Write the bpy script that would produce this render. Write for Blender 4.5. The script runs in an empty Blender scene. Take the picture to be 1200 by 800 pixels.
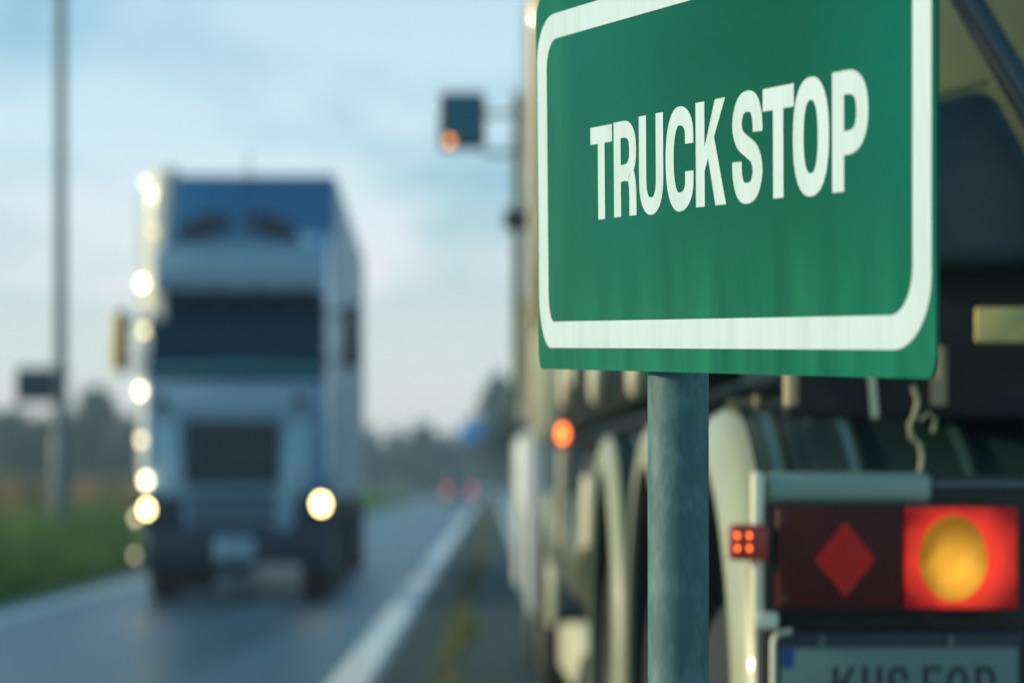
import bpy, bmesh, math, random
from mathutils import Vector, Matrix
random.seed(7)
PI = math.pi
SC = bpy.context.scene
COL = SC.collection
# ------------------------------------------------------------------ calibration
F = 3000.0          # focal length in photo pixels (1200 wide)
EYE = 1.33
def at(px, py, Y):
    return Vector(((px-575)*Y/F, Y, EYE+(565-py)*Y/F))

# ------------------------------------------------------------------ materials
MATS = {}
def mat(name, base, rough=.5, metal=0, var=.15, vscale=8, bump=0, bscale=60, coat=0, emit=None, estr=0,
        dirt=None, dscale=3, damt=.5, spec=.5, stretch=(1,1,1), rvar=.12):
    if name in MATS: return MATS[name]
    m = bpy.data.materials.new(name); m.use_nodes = True
    nt = m.node_tree; N = nt.nodes; L = nt.links
    b = N['Principled BSDF']
    tc = N.new('ShaderNodeTexCoord'); mp = N.new('ShaderNodeMapping'); mp.inputs['Scale'].default_value = stretch
    L.new(tc.outputs['Object'], mp.inputs['Vector'])
    ns = N.new('ShaderNodeTexNoise'); ns.inputs['Scale'].default_value = vscale; ns.inputs['Detail'].default_value = 6
    L.new(mp.outputs[0], ns.inputs['Vector'])
    mx = N.new('ShaderNodeMix'); mx.data_type = 'RGBA'
    mx.inputs['A'].default_value = (*[c*(1-var) for c in base], 1)
    mx.inputs['B'].default_value = (*[min(1, c*(1+var)) for c in base], 1)
    L.new(ns.outputs['Fac'], mx.inputs['Factor'])
    out = mx.outputs['Result']
    if dirt:
        n2 = N.new('ShaderNodeTexNoise'); n2.inputs['Scale'].default_value = dscale; n2.inputs['Detail'].default_value = 8
        n2.inputs['Roughness'].default_value = .65
        L.new(mp.outputs[0], n2.inputs['Vector'])
        r = N.new('ShaderNodeValToRGB'); r.color_ramp.elements[0].position = .45; r.color_ramp.elements[1].position = .75
        r.color_ramp.elements[0].color = (0,0,0,1); r.color_ramp.elements[1].color = (damt,damt,damt,1)
        L.new(n2.outputs['Fac'], r.inputs['Fac'])
        m2 = N.new('ShaderNodeMix'); m2.data_type = 'RGBA'
        L.new(r.outputs['Color'], m2.inputs['Factor']); L.new(out, m2.inputs['A']); m2.inputs['B'].default_value = (*dirt, 1)
        out = m2.outputs['Result']
    L.new(out, b.inputs['Base Color'])
    mr = N.new('ShaderNodeMapRange'); mr.inputs['To Min'].default_value = max(.02, rough-rvar); mr.inputs['To Max'].default_value = min(1, rough+rvar)
    L.new(ns.outputs['Fac'], mr.inputs['Value']); L.new(mr.outputs[0], b.inputs['Roughness'])
    b.inputs['Metallic'].default_value = metal
    b.inputs['Coat Weight'].default_value = coat
    b.inputs['Specular IOR Level'].default_value = spec
    if bump:
        n3 = N.new('ShaderNodeTexNoise'); n3.inputs['Scale'].default_value = bscale; n3.inputs['Detail'].default_value = 5
        L.new(mp.outputs[0], n3.inputs['Vector'])
        bp = N.new('ShaderNodeBump'); bp.inputs['Strength'].default_value = bump; bp.inputs['Distance'].default_value = .02
        L.new(n3.outputs['Fac'], bp.inputs['Height']); L.new(bp.outputs[0], b.inputs['Normal'])
    if emit:
        b.inputs['Emission Color'].default_value = (*emit, 1); b.inputs['Emission Strength'].default_value = estr
    MATS[name] = m
    return m

# ------------------------------------------------------------------ object helpers
def tag(o, label=None, cat=None, group=None, kind=None):
    if label: o['label'] = label
    if cat: o['category'] = cat
    if group: o['group'] = group
    if kind: o['kind'] = kind
    return o
def empty(name, loc, rotz=0, rot=None):
    o = bpy.data.objects.new(name, None); COL.objects.link(o)
    o.location = loc; o.rotation_euler = rot if rot else (0, 0, rotz)
    o.empty_display_size = .1
    return o
def link(name, bm, m, parent=None, smooth=True, bevel=0, seg=2, ang=35):
    if bevel:
        bmesh.ops.remove_doubles(bm, verts=bm.verts, dist=1e-5)
        es = [e for e in bm.edges if len(e.link_faces) == 2 and e.calc_face_angle(0) > .5]
        bmesh.ops.bevel(bm, geom=es, offset=bevel, segments=seg, profile=.5, affect='EDGES', clamp_overlap=True)
    bmesh.ops.recalc_face_normals(bm, faces=bm.faces)
    me = bpy.data.meshes.new(name); bm.to_mesh(me); bm.free()
    ms = m if isinstance(m, (list, tuple)) else [m]
    for q in ms: me.materials.append(q)
    if smooth:
        for p in me.polygons: p.use_smooth = True
        try: me.set_sharp_from_angle(angle=math.radians(ang))
        except Exception: pass
    o = bpy.data.objects.new(name, me); COL.objects.link(o)
    if parent: o.parent = parent
    return o
def copy_tree(o, parent=None):
    c = o.copy(); COL.objects.link(c); c.parent = parent
    for ch in list(o.children): copy_tree(ch, c)
    return c
def BM(): return bmesh.new()
def box(bm, x0, x1, y0, y1, z0, z1):
    v = [bm.verts.new(p) for p in ((x0,y0,z0),(x1,y0,z0),(x1,y1,z0),(x0,y1,z0),(x0,y0,z1),(x1,y0,z1),(x1,y1,z1),(x0,y1,z1))]
    for f in ((0,3,2,1),(4,5,6,7),(0,1,5,4),(1,2,6,5),(2,3,7,6),(3,0,4,7)): bm.faces.new([v[i] for i in f])
def tube(bm, pts, r, n=12, cap=True, r1=None):
    pts = [Vector(p) for p in pts]; rings = []
    up = None
    for i, p in enumerate(pts):
        a = pts[max(i-1, 0)]; b = pts[min(i+1, len(pts)-1)]
        t = (b-a).normalized()
        if up is None:
            up = Vector((0,0,1)) if abs(t.z) < .9 else Vector((1,0,0))
        s = t.cross(up).normalized(); up2 = s.cross(t).normalized(); up = up2
        rr = r if r1 is None else r+(r1-r)*i/(len(pts)-1)
        rings.append([bm.verts.new(p+s*(rr*math.cos(2*PI*k/n))+up2*(rr*math.sin(2*PI*k/n))) for k in range(n)])
    for a, b in zip(rings, rings[1:]):
        for k in range(n): bm.faces.new((a[k], a[(k+1) % n], b[(k+1) % n], b[k]))
    if cap:
        bm.faces.new(rings[0][::-1]); bm.faces.new(rings[-1])
def prism_x(bm, prof, x0, x1):        # prof in (y,z), extruded along x
    a = [bm.verts.new((x0, y, z)) for y, z in prof]; b = [bm.verts.new((x1, y, z)) for y, z in prof]
    n = len(prof)
    for i in range(n): bm.faces.new((a[i], a[(i+1) % n], b[(i+1) % n], b[i]))
    bm.faces.new(a[::-1]); bm.faces.new(b)
def prism_y(bm, prof, y0, y1):        # prof in (x,z)
    a = [bm.verts.new((x, y0, z)) for x, z in prof]; b = [bm.verts.new((x, y1, z)) for x, z in prof]
    n = len(prof)
    for i in range(n): bm.faces.new((a[i], a[(i+1) % n], b[(i+1) % n], b[i]))
    bm.faces.new(a[::-1]); bm.faces.new(b)
def lathe_x(bm, prof, n=40, c=(0,0,0)):   # prof: (x, r) revolved about the x axis
    rings = []
    for x, r in prof:
        if r < 1e-6: rings.append([bm.verts.new((c[0]+x, c[1], c[2]))])
        else: rings.append([bm.verts.new((c[0]+x, c[1]+r*math.cos(2*PI*k/n), c[2]+r*math.sin(2*PI*k/n))) for k in range(n)])
    for a, b in zip(rings, rings[1:]):
        for k in range(n):
            if len(a) == 1 and len(b) == 1: continue
            if len(a) == 1: bm.faces.new((a[0], b[(k+1) % n], b[k]))
            elif len(b) == 1: bm.faces.new((a[k], a[(k+1) % n], b[0]))
            else: bm.faces.new((a[k], a[(k+1) % n], b[(k+1) % n], b[k]))
def disc_y(bm, x, z, y, r, depth, n=28, rz=None, dome=0.0):     # a round lens facing -y
    rz = rz or r
    prof = [(0, 1), (depth*.7, 1), (depth, .92), (depth+dome*.6, .6), (depth+dome, 0)]
    rings = []
    for d, q in prof:
        if q == 0: rings.append([bm.verts.new((x, y-d, z))])
        else: rings.append([bm.verts.new((x+r*q*math.cos(2*PI*k/n), y-d, z+rz*q*math.sin(2*PI*k/n))) for k in range(n)])
    for a, b in zip(rings, rings[1:]):
        for k in range(n):
            if len(b) == 1: bm.faces.new((a[k], a[(k+1) % n], b[0]))
            else: bm.faces.new((a[k], a[(k+1) % n], b[(k+1) % n], b[k]))
    bm.faces.new(rings[0])

# ------------------------------------------------------------------ lettering (2D outlines in plane units)
def ribbon(pts, s):
    L = []; R = []
    for i, p in enumerate(pts):
        a = Vector(pts[max(i-1, 0)]); b = Vector(pts[min(i+1, len(pts)-1)])
        t = (b-a).normalized(); n = Vector((-t.y, t.x))
        p = Vector(p); L.append(p+n*s/2); R.append(p-n*s/2)
    return [[L[i], L[i+1], R[i+1], R[i]] for i in range(len(pts)-1)]
def catmull(P, k=8):
    P = [Vector(p) for p in P]; Q = [P[0]*2-P[1]]+P+[P[-1]*2-P[-2]]; out = []
    for i in range(1, len(Q)-2):
        for j in range(k):
            t = j/k; a, b, c, d = Q[i-1:i+3]
            out.append(.5*((2*b)+(c-a)*t+(2*a-5*b+4*c-d)*t*t+(3*b-a-3*c+d)*t**3))
    out.append(P[-1]); return out
def rect(x0, y0, x1, y1): return [[Vector((x0,y0)), Vector((x1,y0)), Vector((x1,y1)), Vector((x0,y1))]]
def sell(cx, cy, a, b, t, n=2.35):
    c = math.cos(t); s = math.sin(t)
    return (cx+a*math.copysign(abs(c)**(2/n), c), cy+b*math.copysign(abs(s)**(2/n), s))
def glyph(ch, w, h, s):
    v = s*1.02                    # stem; hs = horizontal stroke
    hs = s*.98
    if ch == 'T': return [rect(0, h-hs*1.05, w, h), rect(w/2-s/2, 0, w/2+s/2, h-hs*1.05)]
    if ch == 'E': return [rect(0, 0, s, h), rect(s, h-hs, w, h), rect(s, h/2-hs/2, w*.9, h/2+hs/2), rect(s, 0, w, hs)]
    if ch in 'RP':
        yb = h*.455 if ch == 'R' else h*.40
        r = (h-hs-yb+hs/2)/2 ; yt = h-hs/2; ybm = yb
        r = (yt-ybm)/2; xr = w-s/2; rx = min(w*.42, xr-s)
        p = [(s, yt), (xr-rx, yt)]
        for k in range(1, 16):
            t = PI/2-PI*k/16; q = sell(xr-rx, (yt+ybm)/2, rx, r, t, 2.5); p.append(q)
        p += [(xr-rx, ybm), (s, ybm)]
        g = [rect(0, 0, s, h), ribbon(p, hs)]
        if ch == 'R':
            q = [(w*.55, ybm), (w*.72, ybm-.012*h), (w-s*.62, ybm-h*.10), (w-s*.52, ybm-h*.2), (w-s*.5, h*.1), (w-s*.5, h*.04), (w-s*.5, 0)]
            g.append(ribbon(catmull(q), s))
        return g
    if ch == 'U':
        p = [(s/2, h), (s/2, h*.36)]
        for k in range(1, 20):
            t = PI+PI*k/20; p.append(sell(w/2, h*.36, w/2-s/2, h*.36-hs/2, t, 2.3))
        p += [(w-s/2, h*.36), (w-s/2, h)]
        return [ribbon(p, s)]
    if ch == 'O':
        p = [sell(w/2, h/2, w/2-s/2, h/2-s/2, 2*PI*k/48) for k in range(49)]
        a = [sell(w/2, h/2, w/2, h/2, 2*PI*k/48) for k in range(49)]; b = [sell(w/2, h/2, w/2-s, h/2-s, 2*PI*k/48) for k in range(49)]
        return [[[Vector(a[k]), Vector(a[k+1]), Vector(b[k+1]), Vector(b[k])] for k in range(48)]]
    if ch == 'C':
        a = w/2-s/2; p = [(w-s/2, h*.635), (w-s/2, h*.70)]
        for k in range(1, 12): p.append(sell(w/2, h*.72, a, h*.28-s/2, PI/2*k/12, 2.2))
        for k in range(0, 33): p.append(sell(w/2, h/2, a, h/2-s/2, PI/2+PI*k/32, 2.25))
        for k in range(1, 12): p.append(sell(w/2, h*.28, a, h*.28-s/2, 1.5*PI+PI/2*k/12, 2.2))
        p += [(w-s/2, h*.30), (w-s/2, h*.375)]
        return [ribbon(p, s)]
    if ch == 'S':
        P = [(1,.655),(1,.72),(.96,.84),(.80,.965),(.5,1),(.20,.96),(.03,.83),(.02,.71),(.17,.59),(.5,.505),(.83,.42),(.98,.29),(.97,.17),(.80,.04),(.5,0),(.20,.035),(.04,.16),(0,.28),(0,.355)]
        return [ribbon(catmull([(s/2+x*(w-s), s/2+y*(h-s)) for x, y in P]), s)]
    if ch == 'K':
        return [rect(0, 0, s, h),
                [[Vector((s, h*.34)), Vector((s, h*.56)), Vector((w-s*1.12, h)), Vector((w, h))]],
                [[Vector((w*.40, h*.50)), Vector((w*.62, h*.66)), Vector((w*1.02, 0)), Vector((w-s*1.1, 0))]]]
def letters_bm(items, s, M, off=.0005):
    """items: (char, x0, y0, x1, y1); M maps (u, v, n) to the parent's space"""
    bm = BM()
    for it in items:
        ch, x0, y0, x1, y1 = it[:5]; st = it[5] if len(it) > 5 else s
        for gi, strokes in enumerate(glyph(ch, x1-x0, y1-y0, st)):
            for q in strokes:
                vs = [bm.verts.new(M(x0+p.x, y0+p.y, off+gi*.00004)) for p in q]
                try: bm.faces.new(vs)
                except Exception: pass
    bmesh.ops.remove_doubles(bm, verts=bm.verts, dist=1e-6)
    return bm

# ================================================================== WORLD + SUN
SUN_ELEV = math.radians(16)
SAZ = Vector((-.995, .02))       # horizontal direction towards the sun
SAZ.normalize()
w = bpy.data.worlds.new("World"); SC.world = w; w.use_nodes = True
nt = w.node_tree; N = nt.nodes; L = nt.links
bg = N['Background']
sky = N.new('ShaderNodeTexSky'); sky.sky_type = 'NISHITA'; sky.sun_disc = False
sky.sun_elevation = SUN_ELEV; sky.sun_rotation = math.atan2(SAZ.x, SAZ.y)
sky.air_density = 1.2; sky.dust_density = .3; sky.ozone_density = 2.5
tc = N.new('ShaderNodeTexCoord')
mp = N.new('ShaderNodeMapping'); mp.inputs['Scale'].default_value = (1.0, 1.0, 2.6); mp.inputs['Location'].default_value = (3.1, 1.7, .35)
L.new(tc.outputs['Generated'], mp.inputs['Vector'])
nz = N.new('ShaderNodeTexNoise'); nz.inputs['Scale'].default_value = 5.5; nz.inputs['Detail'].default_value = 4; nz.inputs['Roughness'].default_value = .55
nz.inputs['Distortion'].default_value = .25
L.new(mp.outputs[0], nz.inputs['Vector'])
cr = N.new('ShaderNodeValToRGB'); cr.color_ramp.elements[0].position = .38; cr.color_ramp.elements[1].position = .62
L.new(nz.outputs['Fac'], cr.inputs['Fac'])
# more cloud cover towards the horizon
sx = N.new('ShaderNodeSeparateXYZ'); L.new(tc.outputs['Generated'], sx.inputs[0])
hz = N.new('ShaderNodeMapRange'); hz.inputs['From Min'].default_value = 0; hz.inputs['From Max'].default_value = .16
hz.inputs['To Min'].default_value = 1.0; hz.inputs['To Max'].default_value = .0
L.new(sx.outputs['Z'], hz.inputs['Value'])
mxm = N.new('ShaderNodeMath'); mxm.operation = 'MAXIMUM'; L.new(cr.outputs['Color'], mxm.inputs[0]); L.new(hz.outputs[0], mxm.inputs[1])
mm = N.new('ShaderNodeMath'); mm.operation = 'MULTIPLY'; mm.inputs[1].default_value = .9; L.new(mxm.outputs[0], mm.inputs[0])
tint = N.new('ShaderNodeMix'); tint.data_type = 'RGBA'; tint.blend_type = 'MULTIPLY'; tint.inputs['Factor'].default_value = 1
tint.inputs['B'].default_value = (1.0, 1.65, 2.0, 1)
L.new(sky.outputs[0], tint.inputs['A'])
cm = N.new('ShaderNodeMix'); cm.data_type = 'RGBA'
L.new(mm.outputs[0], cm.inputs['Factor']); L.new(tint.outputs['Result'], cm.inputs['A'])
cg = N.new('ShaderNodeValToRGB'); cg.color_ramp.elements[0].position = 0; cg.color_ramp.elements[0].color = (1.0,.92,.91,1)
cg.color_ramp.elements[1].position = .6; cg.color_ramp.elements[1].color = (.14,.46,.58,1)
for p_, c_ in ((.07, (.96,.93,.92,1)), (.13, (.68,.86,.93,1)), (.25, (.44,.74,.86,1)), (.40, (.26,.60,.68,1))):
    q_ = cg.color_ramp.elements.new(p_); q_.color = c_
L.new(sx.outputs['Z'], cg.inputs['Fac'])
sc_ = N.new('ShaderNodeMix'); sc_.data_type = 'RGBA'; sc_.blend_type = 'MULTIPLY'; sc_.inputs['Factor'].default_value = 1; sc_.inputs['B'].default_value = (12.6, 12.6, 12.8, 1)
L.new(cg.outputs['Color'], sc_.inputs['A']); L.new(sc_.outputs['Result'], cm.inputs['B'])
L.new(cm.outputs['Result'], bg.inputs['Color'])
bg.inputs['Strength'].default_value = .07
sd = bpy.data.lights.new('sun', 'SUN'); sd.energy = 3.1; sd.angle = math.radians(.5); sd.color = (1, .85, .55)
so = bpy.data.objects.new('sun', sd); COL.objects.link(so)
sv = Vector((SAZ.x*math.cos(SUN_ELEV), SAZ.y*math.cos(SUN_ELEV), math.sin(SUN_ELEV)))
so.rotation_euler = sv.to_track_quat('Z', 'Y').to_euler(); so.location = (-20, 20, 20)

# ================================================================== CAMERA
cd = bpy.data.cameras.new('camera'); cam = bpy.data.objects.new('camera', cd); COL.objects.link(cam); SC.camera = cam
cam.location = (0, 0, EYE); cam.rotation_euler = (PI/2, 0, 0)
cd.sensor_width = 36; cd.lens = 90; cd.shift_x = 25/1200; cd.shift_y = 165/1200
cd.clip_start = .1; cd.clip_end = 6000
cd.dof.use_dof = True; cd.dof.focus_distance = 3.16; cd.dof.aperture_fstop = 2.7
cd.dof.aperture_blades = 0; cd.dof.aperture_ratio = 1.2

# ================================================================== SETTING
def verge_h(x, y):
    d = -4.95-x
    if d <= 0: return 0
    h = .62*min(1, d/2.6)**1.3
    h += .06*math.sin(y*.31+x)*min(1, d/2)+.04*math.sin(y*.83+2*x)*min(1, d/2)
    if d > 5: h += .25*math.sin((d-5)*.02)
    return h
def sheet(name, xs, ys, hf, m):
    bm = BM(); g = [[bm.verts.new((x, y, hf(x, y))) for x in xs] for y in ys]
    for j in range(len(ys)-1):
        for i in range(len(xs)-1): bm.faces.new((g[j][i], g[j][i+1], g[j+1][i+1], g[j+1][i]))
    return tag(link(name, bm, m, ang=80), kind='structure')
grass_soil = mat('meadow_ground', (.055,.085,.025), .95, var=.4, vscale=.6, dirt=(.13,.095,.04), dscale=.05, damt=.9, bump=.6, bscale=12)
ys_ = [-30+2.0*i for i in range(90)]+[150+15*i for i in range(30)]+[700, 900, 1300, 2000, 3000]
xs_ = [-4.9, -5.1, -5.4, -5.9, -6.5, -7.2, -8, -9.5, -12, -16, -22, -30, -45, -70, -110, -180, -300, -600, -1200, -2000]
sheet('verge', xs_[::-1], ys_, lambda x, y: verge_h(x, y)-.02, grass_soil)
field = mat('field_ground', (.07,.085,.03), .95, var=.4, vscale=.4, dirt=(.12,.10,.05), dscale=.08, damt=.8, bump=.5, bscale=10)
sheet('ground', [-2000, -300, -4.9, 0, 9, 40, 300, 2000], [-60, 0, 60, 300, 1000, 3000], lambda x, y: -.12, field)

def road_mat(name, base, rough, agg):
    m = bpy.data.materials.new(name); m.use_nodes = True; nt = m.node_tree; N = nt.nodes; L = nt.links; b = N['Principled BSDF']
    tc = N.new('ShaderNodeTexCoord')
    n1 = N.new('ShaderNodeTexNoise'); n1.inputs['Scale'].default_value = 90; n1.inputs['Detail'].default_value = 4; L.new(tc.outputs['Object'], n1.inputs['Vector'])
    mp = N.new('ShaderNodeMapping'); mp.inputs['Scale'].default_value = (1.1, .05, 1); L.new(tc.outputs['Object'], mp.inputs['Vector'])
    n2 = N.new('ShaderNodeTexNoise'); n2.inputs['Scale'].default_value = 1.6; n2.inputs['Detail'].default_value = 5; L.new(mp.outputs[0], n2.inputs['Vector'])
    a = N.new('ShaderNodeMath'); a.operation = 'MULTIPLY'; L.new(n1.outputs['Fac'], a.inputs[0]); L.new(n2.outputs['Fac'], a.inputs[1])
    r = N.new('ShaderNodeValToRGB'); r.color_ramp.elements[0].position = .12; r.color_ramp.elements[1].position = .42
    r.color_ramp.elements[0].color = (*[c*.6 for c in base], 1); r.color_ramp.elements[1].color = (*[c*1.6 for c in base], 1)
    L.new(a.outputs[0], r.inputs['Fac']); L.new(r.outputs['Color'], b.inputs['Base Color'])
    mr = N.new('ShaderNodeMapRange'); mr.inputs['To Min'].default_value = rough-.1; mr.inputs['To Max'].default_value = rough+.14
    L.new(n2.outputs['Fac'], mr.inputs['Value']); L.new(mr.outputs[0], b.inputs['Roughness'])
    bp = N.new('ShaderNodeBump'); bp.inputs['Strength'].default_value = agg; bp.inputs['Distance'].default_value = .004
    L.new(n1.outputs['Fac'], bp.inputs['Height']); L.new(bp.outputs[0], b.inputs['Normal'])
    return m
asphalt = road_mat('asphalt', (.040,.100,.158), .38, .5)
median_asphalt = road_mat('median_asphalt', (.022,.040,.038), .8, .8)
concrete = road_mat('concrete_apron', (.26,.28,.28), .6, .5)
gravel = road_mat('gravel_shoulder', (.20,.21,.20), .8, 1)
def strip(name, x0, x1, z, m, y0=-20, y1=1200):
    return sheet(name, [x0, (x0+x1)/2, x1], [y0, 20, 60, 150, 400, y1], lambda x, y: z, m)
strip('road', -4.95, -.75, 0, asphalt)
strip('shoulder', -5.35, -4.95, .001, gravel)
strip('median', -.75, .42, -.001, median_asphalt)
strip('pavement', .42, 9, 0, concrete)
paint = mat('road_paint', (.85,.86,.84), .55, var=.12, vscale=14, dirt=(.16,.17,.17), dscale=9, damt=.7)
strip('road_marking', -1.08, -.82, .005, paint)
strip('road_marking', -4.93, -4.66, .005, paint)
strip('road_marking', .44, .60, .005, paint)
# distant hills
bm = BM(); n = 90; row = []
for i in range(n+1):
    x = -1500+i*3000/n
    h = 7.5+2.4*math.sin(i*.51)+1.4*math.sin(i*1.33+1)+.9*math.sin(i*2.3)
    row.append([bm.verts.new((x, 620, -1)), bm.verts.new((x, 640, h*.7)), bm.verts.new((x, 680, h)), bm.verts.new((x, 760, -1))])
for a, b in zip(row, row[1:]):
    for k in range(3): bm.faces.new((a[k], b[k], b[k+1], a[k+1]))
tag(link('hills', bm, mat('hill_woodland', (.04,.06,.04), .95, var=.3, vscale=.02)), kind='structure')

# weeds in the median joint (uncountable small plants)
def blades(name, spots, m, hmin, hmax, wd, lab, cat='grass'):
    bm = BM()
    for x, y, z in spots:
        h = random.uniform(hmin, hmax); a = random.uniform(0, 2*PI); l = random.uniform(.1, .5)*h; b = random.uniform(0, 2*PI)
        dx = math.cos(a)*wd; dy = math.sin(a)*wd; lx = math.cos(b)*l; ly = math.sin(b)*l
        v = [bm.verts.new((x-dx, y-dy, z)), bm.verts.new((x+dx, y+dy, z)), bm.verts.new((x+dx*.7+lx*.4, y+dy*.7+ly*.4, z+h*.6)),
             bm.verts.new((x-dx*.7+lx*.4, y-dy*.7+ly*.4, z+h*.6)), bm.verts.new((x+lx, y+ly, z+h))]
        bm.faces.new((v[0], v[1], v[2], v[3])); bm.faces.new((v[3], v[2], v[4]))
    me = bpy.data.meshes.new(name); bm.to_mesh(me); bm.free(); me.materials.append(m)
    o = bpy.data.objects.new(name, me); COL.objects.link(o)
    return tag(o, lab, cat, kind='stuff')
weed = mat('weed_leaf', (.13,.145,.02), .7, var=.35, vscale=5)
sp = []
for _ in range(17000):
    y = 12+random.random()**1.7*120
    c = -.30+.16*(y-15)/60 + .03*math.sin(y*.9) if y < 75 else -.13
    dens = .5+.5*math.sin(y*.55+1.2)
    if random.random() < .25+.75*dens:
        sp.append((random.gauss(c, .045+.03*dens), y, 0))
blades('weeds', sp, weed, .01, .055, .008, 'yellow green weeds growing along the joint of the dark median strip', 'weeds')
gr = mat('grass_blade', (.08,.20,.020), .7, var=.45, vscale=.5)
sp = []
for _ in range(42000):
    y = 14+random.random()**1.5*150; x = -5.25-abs(random.gauss(0, 1.6))-random.random()*.5
    sp.append((x, y, verge_h(x, y)-.02))
blades('grass', sp, gr, .10, .34, .016, 'green roadside grass on the bank left of the road')
dk = mat('reed_blade', (.26,.17,.06), .8, var=.4, vscale=.3)
sp = []
for _ in range(26000):
    y = 30+random.random()*150; x = -9-random.random()*40
    sp.append((x, y, verge_h(x, y)-.02))
blades('reeds', sp, dk, .4, 1.0, .03, 'brown dry reeds behind the green bank', 'reeds')

# ------------------------------------------------------------------ trees
leafm = [mat('leaf_dark', (.035,.06,.03), .8, var=.4, vscale=.7), mat('leaf_mid', (.055,.08,.04), .8, var=.4, vscale=.7)]
bark = mat('bark', (.08,.065,.05), .9, var=.3, vscale=6, bump=.5)
def tree_proto(kind, h, r, seed):
    rng = random.Random(seed)
    t = empty('tree', (0, 0, 0))
    bm = BM(); tube(bm, [(0, 0, -.2), (.05*h*.2, 0, h*.2), (0, .04*h*.3, h*.5), (.02*h, 0, h*.8)], .035*h*.7, 8, r1=.01*h)
    for k in range(7):
        a = rng.uniform(0, 2*PI); z = h*rng.uniform(.22, .6); q = r*rng.uniform(.5, .85)
        tube(bm, [(0, 0, z), (math.cos(a)*q*.5, math.sin(a)*q*.5, z+h*.1), (math.cos(a)*q, math.sin(a)*q, z+h*.2)], .012*h, 6, r1=.004*h)
    link('trunk', bm, bark, t)
    bm = BM(); cl = []
    for k in range(26):
        a = rng.uniform(0, 2*PI); u = rng.random()
        if kind == 'tall': z = h*(.15+.85*u); rr = r*(1-u)**.7*rng.uniform(.2, 1)*.9
        else: z = h*(.22+.72*u); rr = r*math.sin(PI*(.12+.83*u))**.8*rng.uniform(.1, .85)
        cl.append((Vector((math.cos(a)*rr, math.sin(a)*rr, z)), r*rng.uniform(.22, .42)))
    for c, cr_ in cl:
        for _ in range(110):
            d = Vector((rng.gauss(0, 1), rng.gauss(0, 1), rng.gauss(0, .8))); d.normalize(); p = c+d*cr_*rng.uniform(.35, 1.05)
            s = .055*r*rng.uniform(.6, 1.4); n1 = Vector((rng.gauss(0, 1), rng.gauss(0, 1), rng.gauss(0, 1))).normalized()
            n2 = n1.orthogonal().normalized(); n3 = n1.cross(n2)
            bm.faces.new([bm.verts.new(p+n2*s*1.5), bm.verts.new(p+n3*s), bm.verts.new(p-n2*s*1.5), bm.verts.new(p-n3*s)])
    me = bpy.data.meshes.new('crown'); bm.to_mesh(me); bm.free(); me.materials.append(leafm[seed % 2])
    o = bpy.data.objects.new('crown', me); COL.objects.link(o); o.parent = t
    return t
protos = [tree_proto('round', 6.5, 3.2, 2), tree_proto('round', 7.5, 3.4, 5), tree_proto('tall', 9.0, 2.6, 8), tree_proto('round', 5.2, 3.6, 11)]
used = [False]*4
def place_tree(px, Y, k, s, lab, grp):
    o = protos[k] if not used[k] else copy_tree(protos[k])
    used[k] = True
    X = (px-575)*Y/F
    o.location = (X, Y, -.1 if X > -5 else verge_h(X, Y)-.1); o.scale = (s, s, s*random.uniform(.92, 1.08)); o.rotation_euler = (0, 0, random.uniform(0, 6))
    tag(o, lab, 'tree', grp)
rx = random.Random(3)
GL = 'trees of the far treeline left of the road'
for i in range(17):
    px = -40+i*13.5+rx.uniform(-4, 4); Y = rx.uniform(170, 230); k = rx.choice([0, 1, 3, 3])
    place_tree(px, Y, k, rx.uniform(.62, .85), 'hazy round tree in the far treeline left of the road', GL)
for i in range(12):
    place_tree(-75-i*48+rx.uniform(-12, 12), rx.uniform(170, 240), rx.choice([0, 1, 3]), rx.uniform(.7, 1.0), 'hazy round tree in the far treeline left of the road', GL)
place_tree(108, 190, 1, 1.0, 'hazy tree rising highest above the treeline between the lamp pole and the oncoming lorry', None)
for i in range(13):
    px = 395+i*13+rx.uniform(-4, 4); Y = rx.uniform(240, 320)
    place_tree(px, Y, rx.choice([0, 1, 3]), rx.uniform(.75, 1.0), 'hazy round tree beyond the bend between the two lorries', 'trees between the two lorries')
for i, (px, Y, k, s) in enumerate([(572, 230, 2, 1.0), (585, 215, 2, 1.1), (598, 200, 1, 1.15), (612, 210, 2, 1.1), (560, 260, 1, .95)]):
    place_tree(px, Y, k, s, ['slim tree just above the blue road sign', 'tallest hazy tree by the parked tanker cab', 'broad hazy tree partly behind the parked tanker cab',
                             'slim hazy tree hidden behind the parked tanker cab', 'broad low tree left of the blue road sign'][i], None)
for i in range(9):
    place_tree(650+i*75, rx.uniform(60, 110), rx.choice([0, 1, 3]), rx.uniform(.8, 1.1), 'tree standing far behind the parked tanker', 'trees behind the parked tanker')

# ------------------------------------------------------------------ lamp pole, its dark sign, blue road sign
galv = mat('galvanised_steel', (.13,.17,.19), .6, .1, var=.2, vscale=12)
X0 = (71-575)*45/F; z0 = verge_h(X0, 45)-.02
t = tag(empty('street_lamp', (X0, 45, z0)), 'tall grey lamp pole on the grass bank left of the oncoming lorry', 'street lamp')
bm = BM(); tube(bm, [(0, 0, 0), (0, 0, 3), (0, 0, 6), (0, 0, 11)], .13, 16, r1=.085); link('pole', bm, galv, t)
bm = BM(); tube(bm, [(0, 0, -.05), (0, 0, 1.6)], .175, 16); link('base_sleeve', bm, galv, t, bevel=.01)
bm = BM(); tube(bm, [(0, 0, 10.9), (.3, 0, 11.3), (1.2, 0, 11.5)], .05, 10); link('arm', bm, galv, t)
bm = BM(); box(bm, 1.1, 1.8, -.14, .14, 11.42, 11.56); link('lamp_head', bm, mat('dark_grey_metal', (.06,.065,.07), .5, .3), t, bevel=.04)
c = at(44, 451, 44.7)
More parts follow.
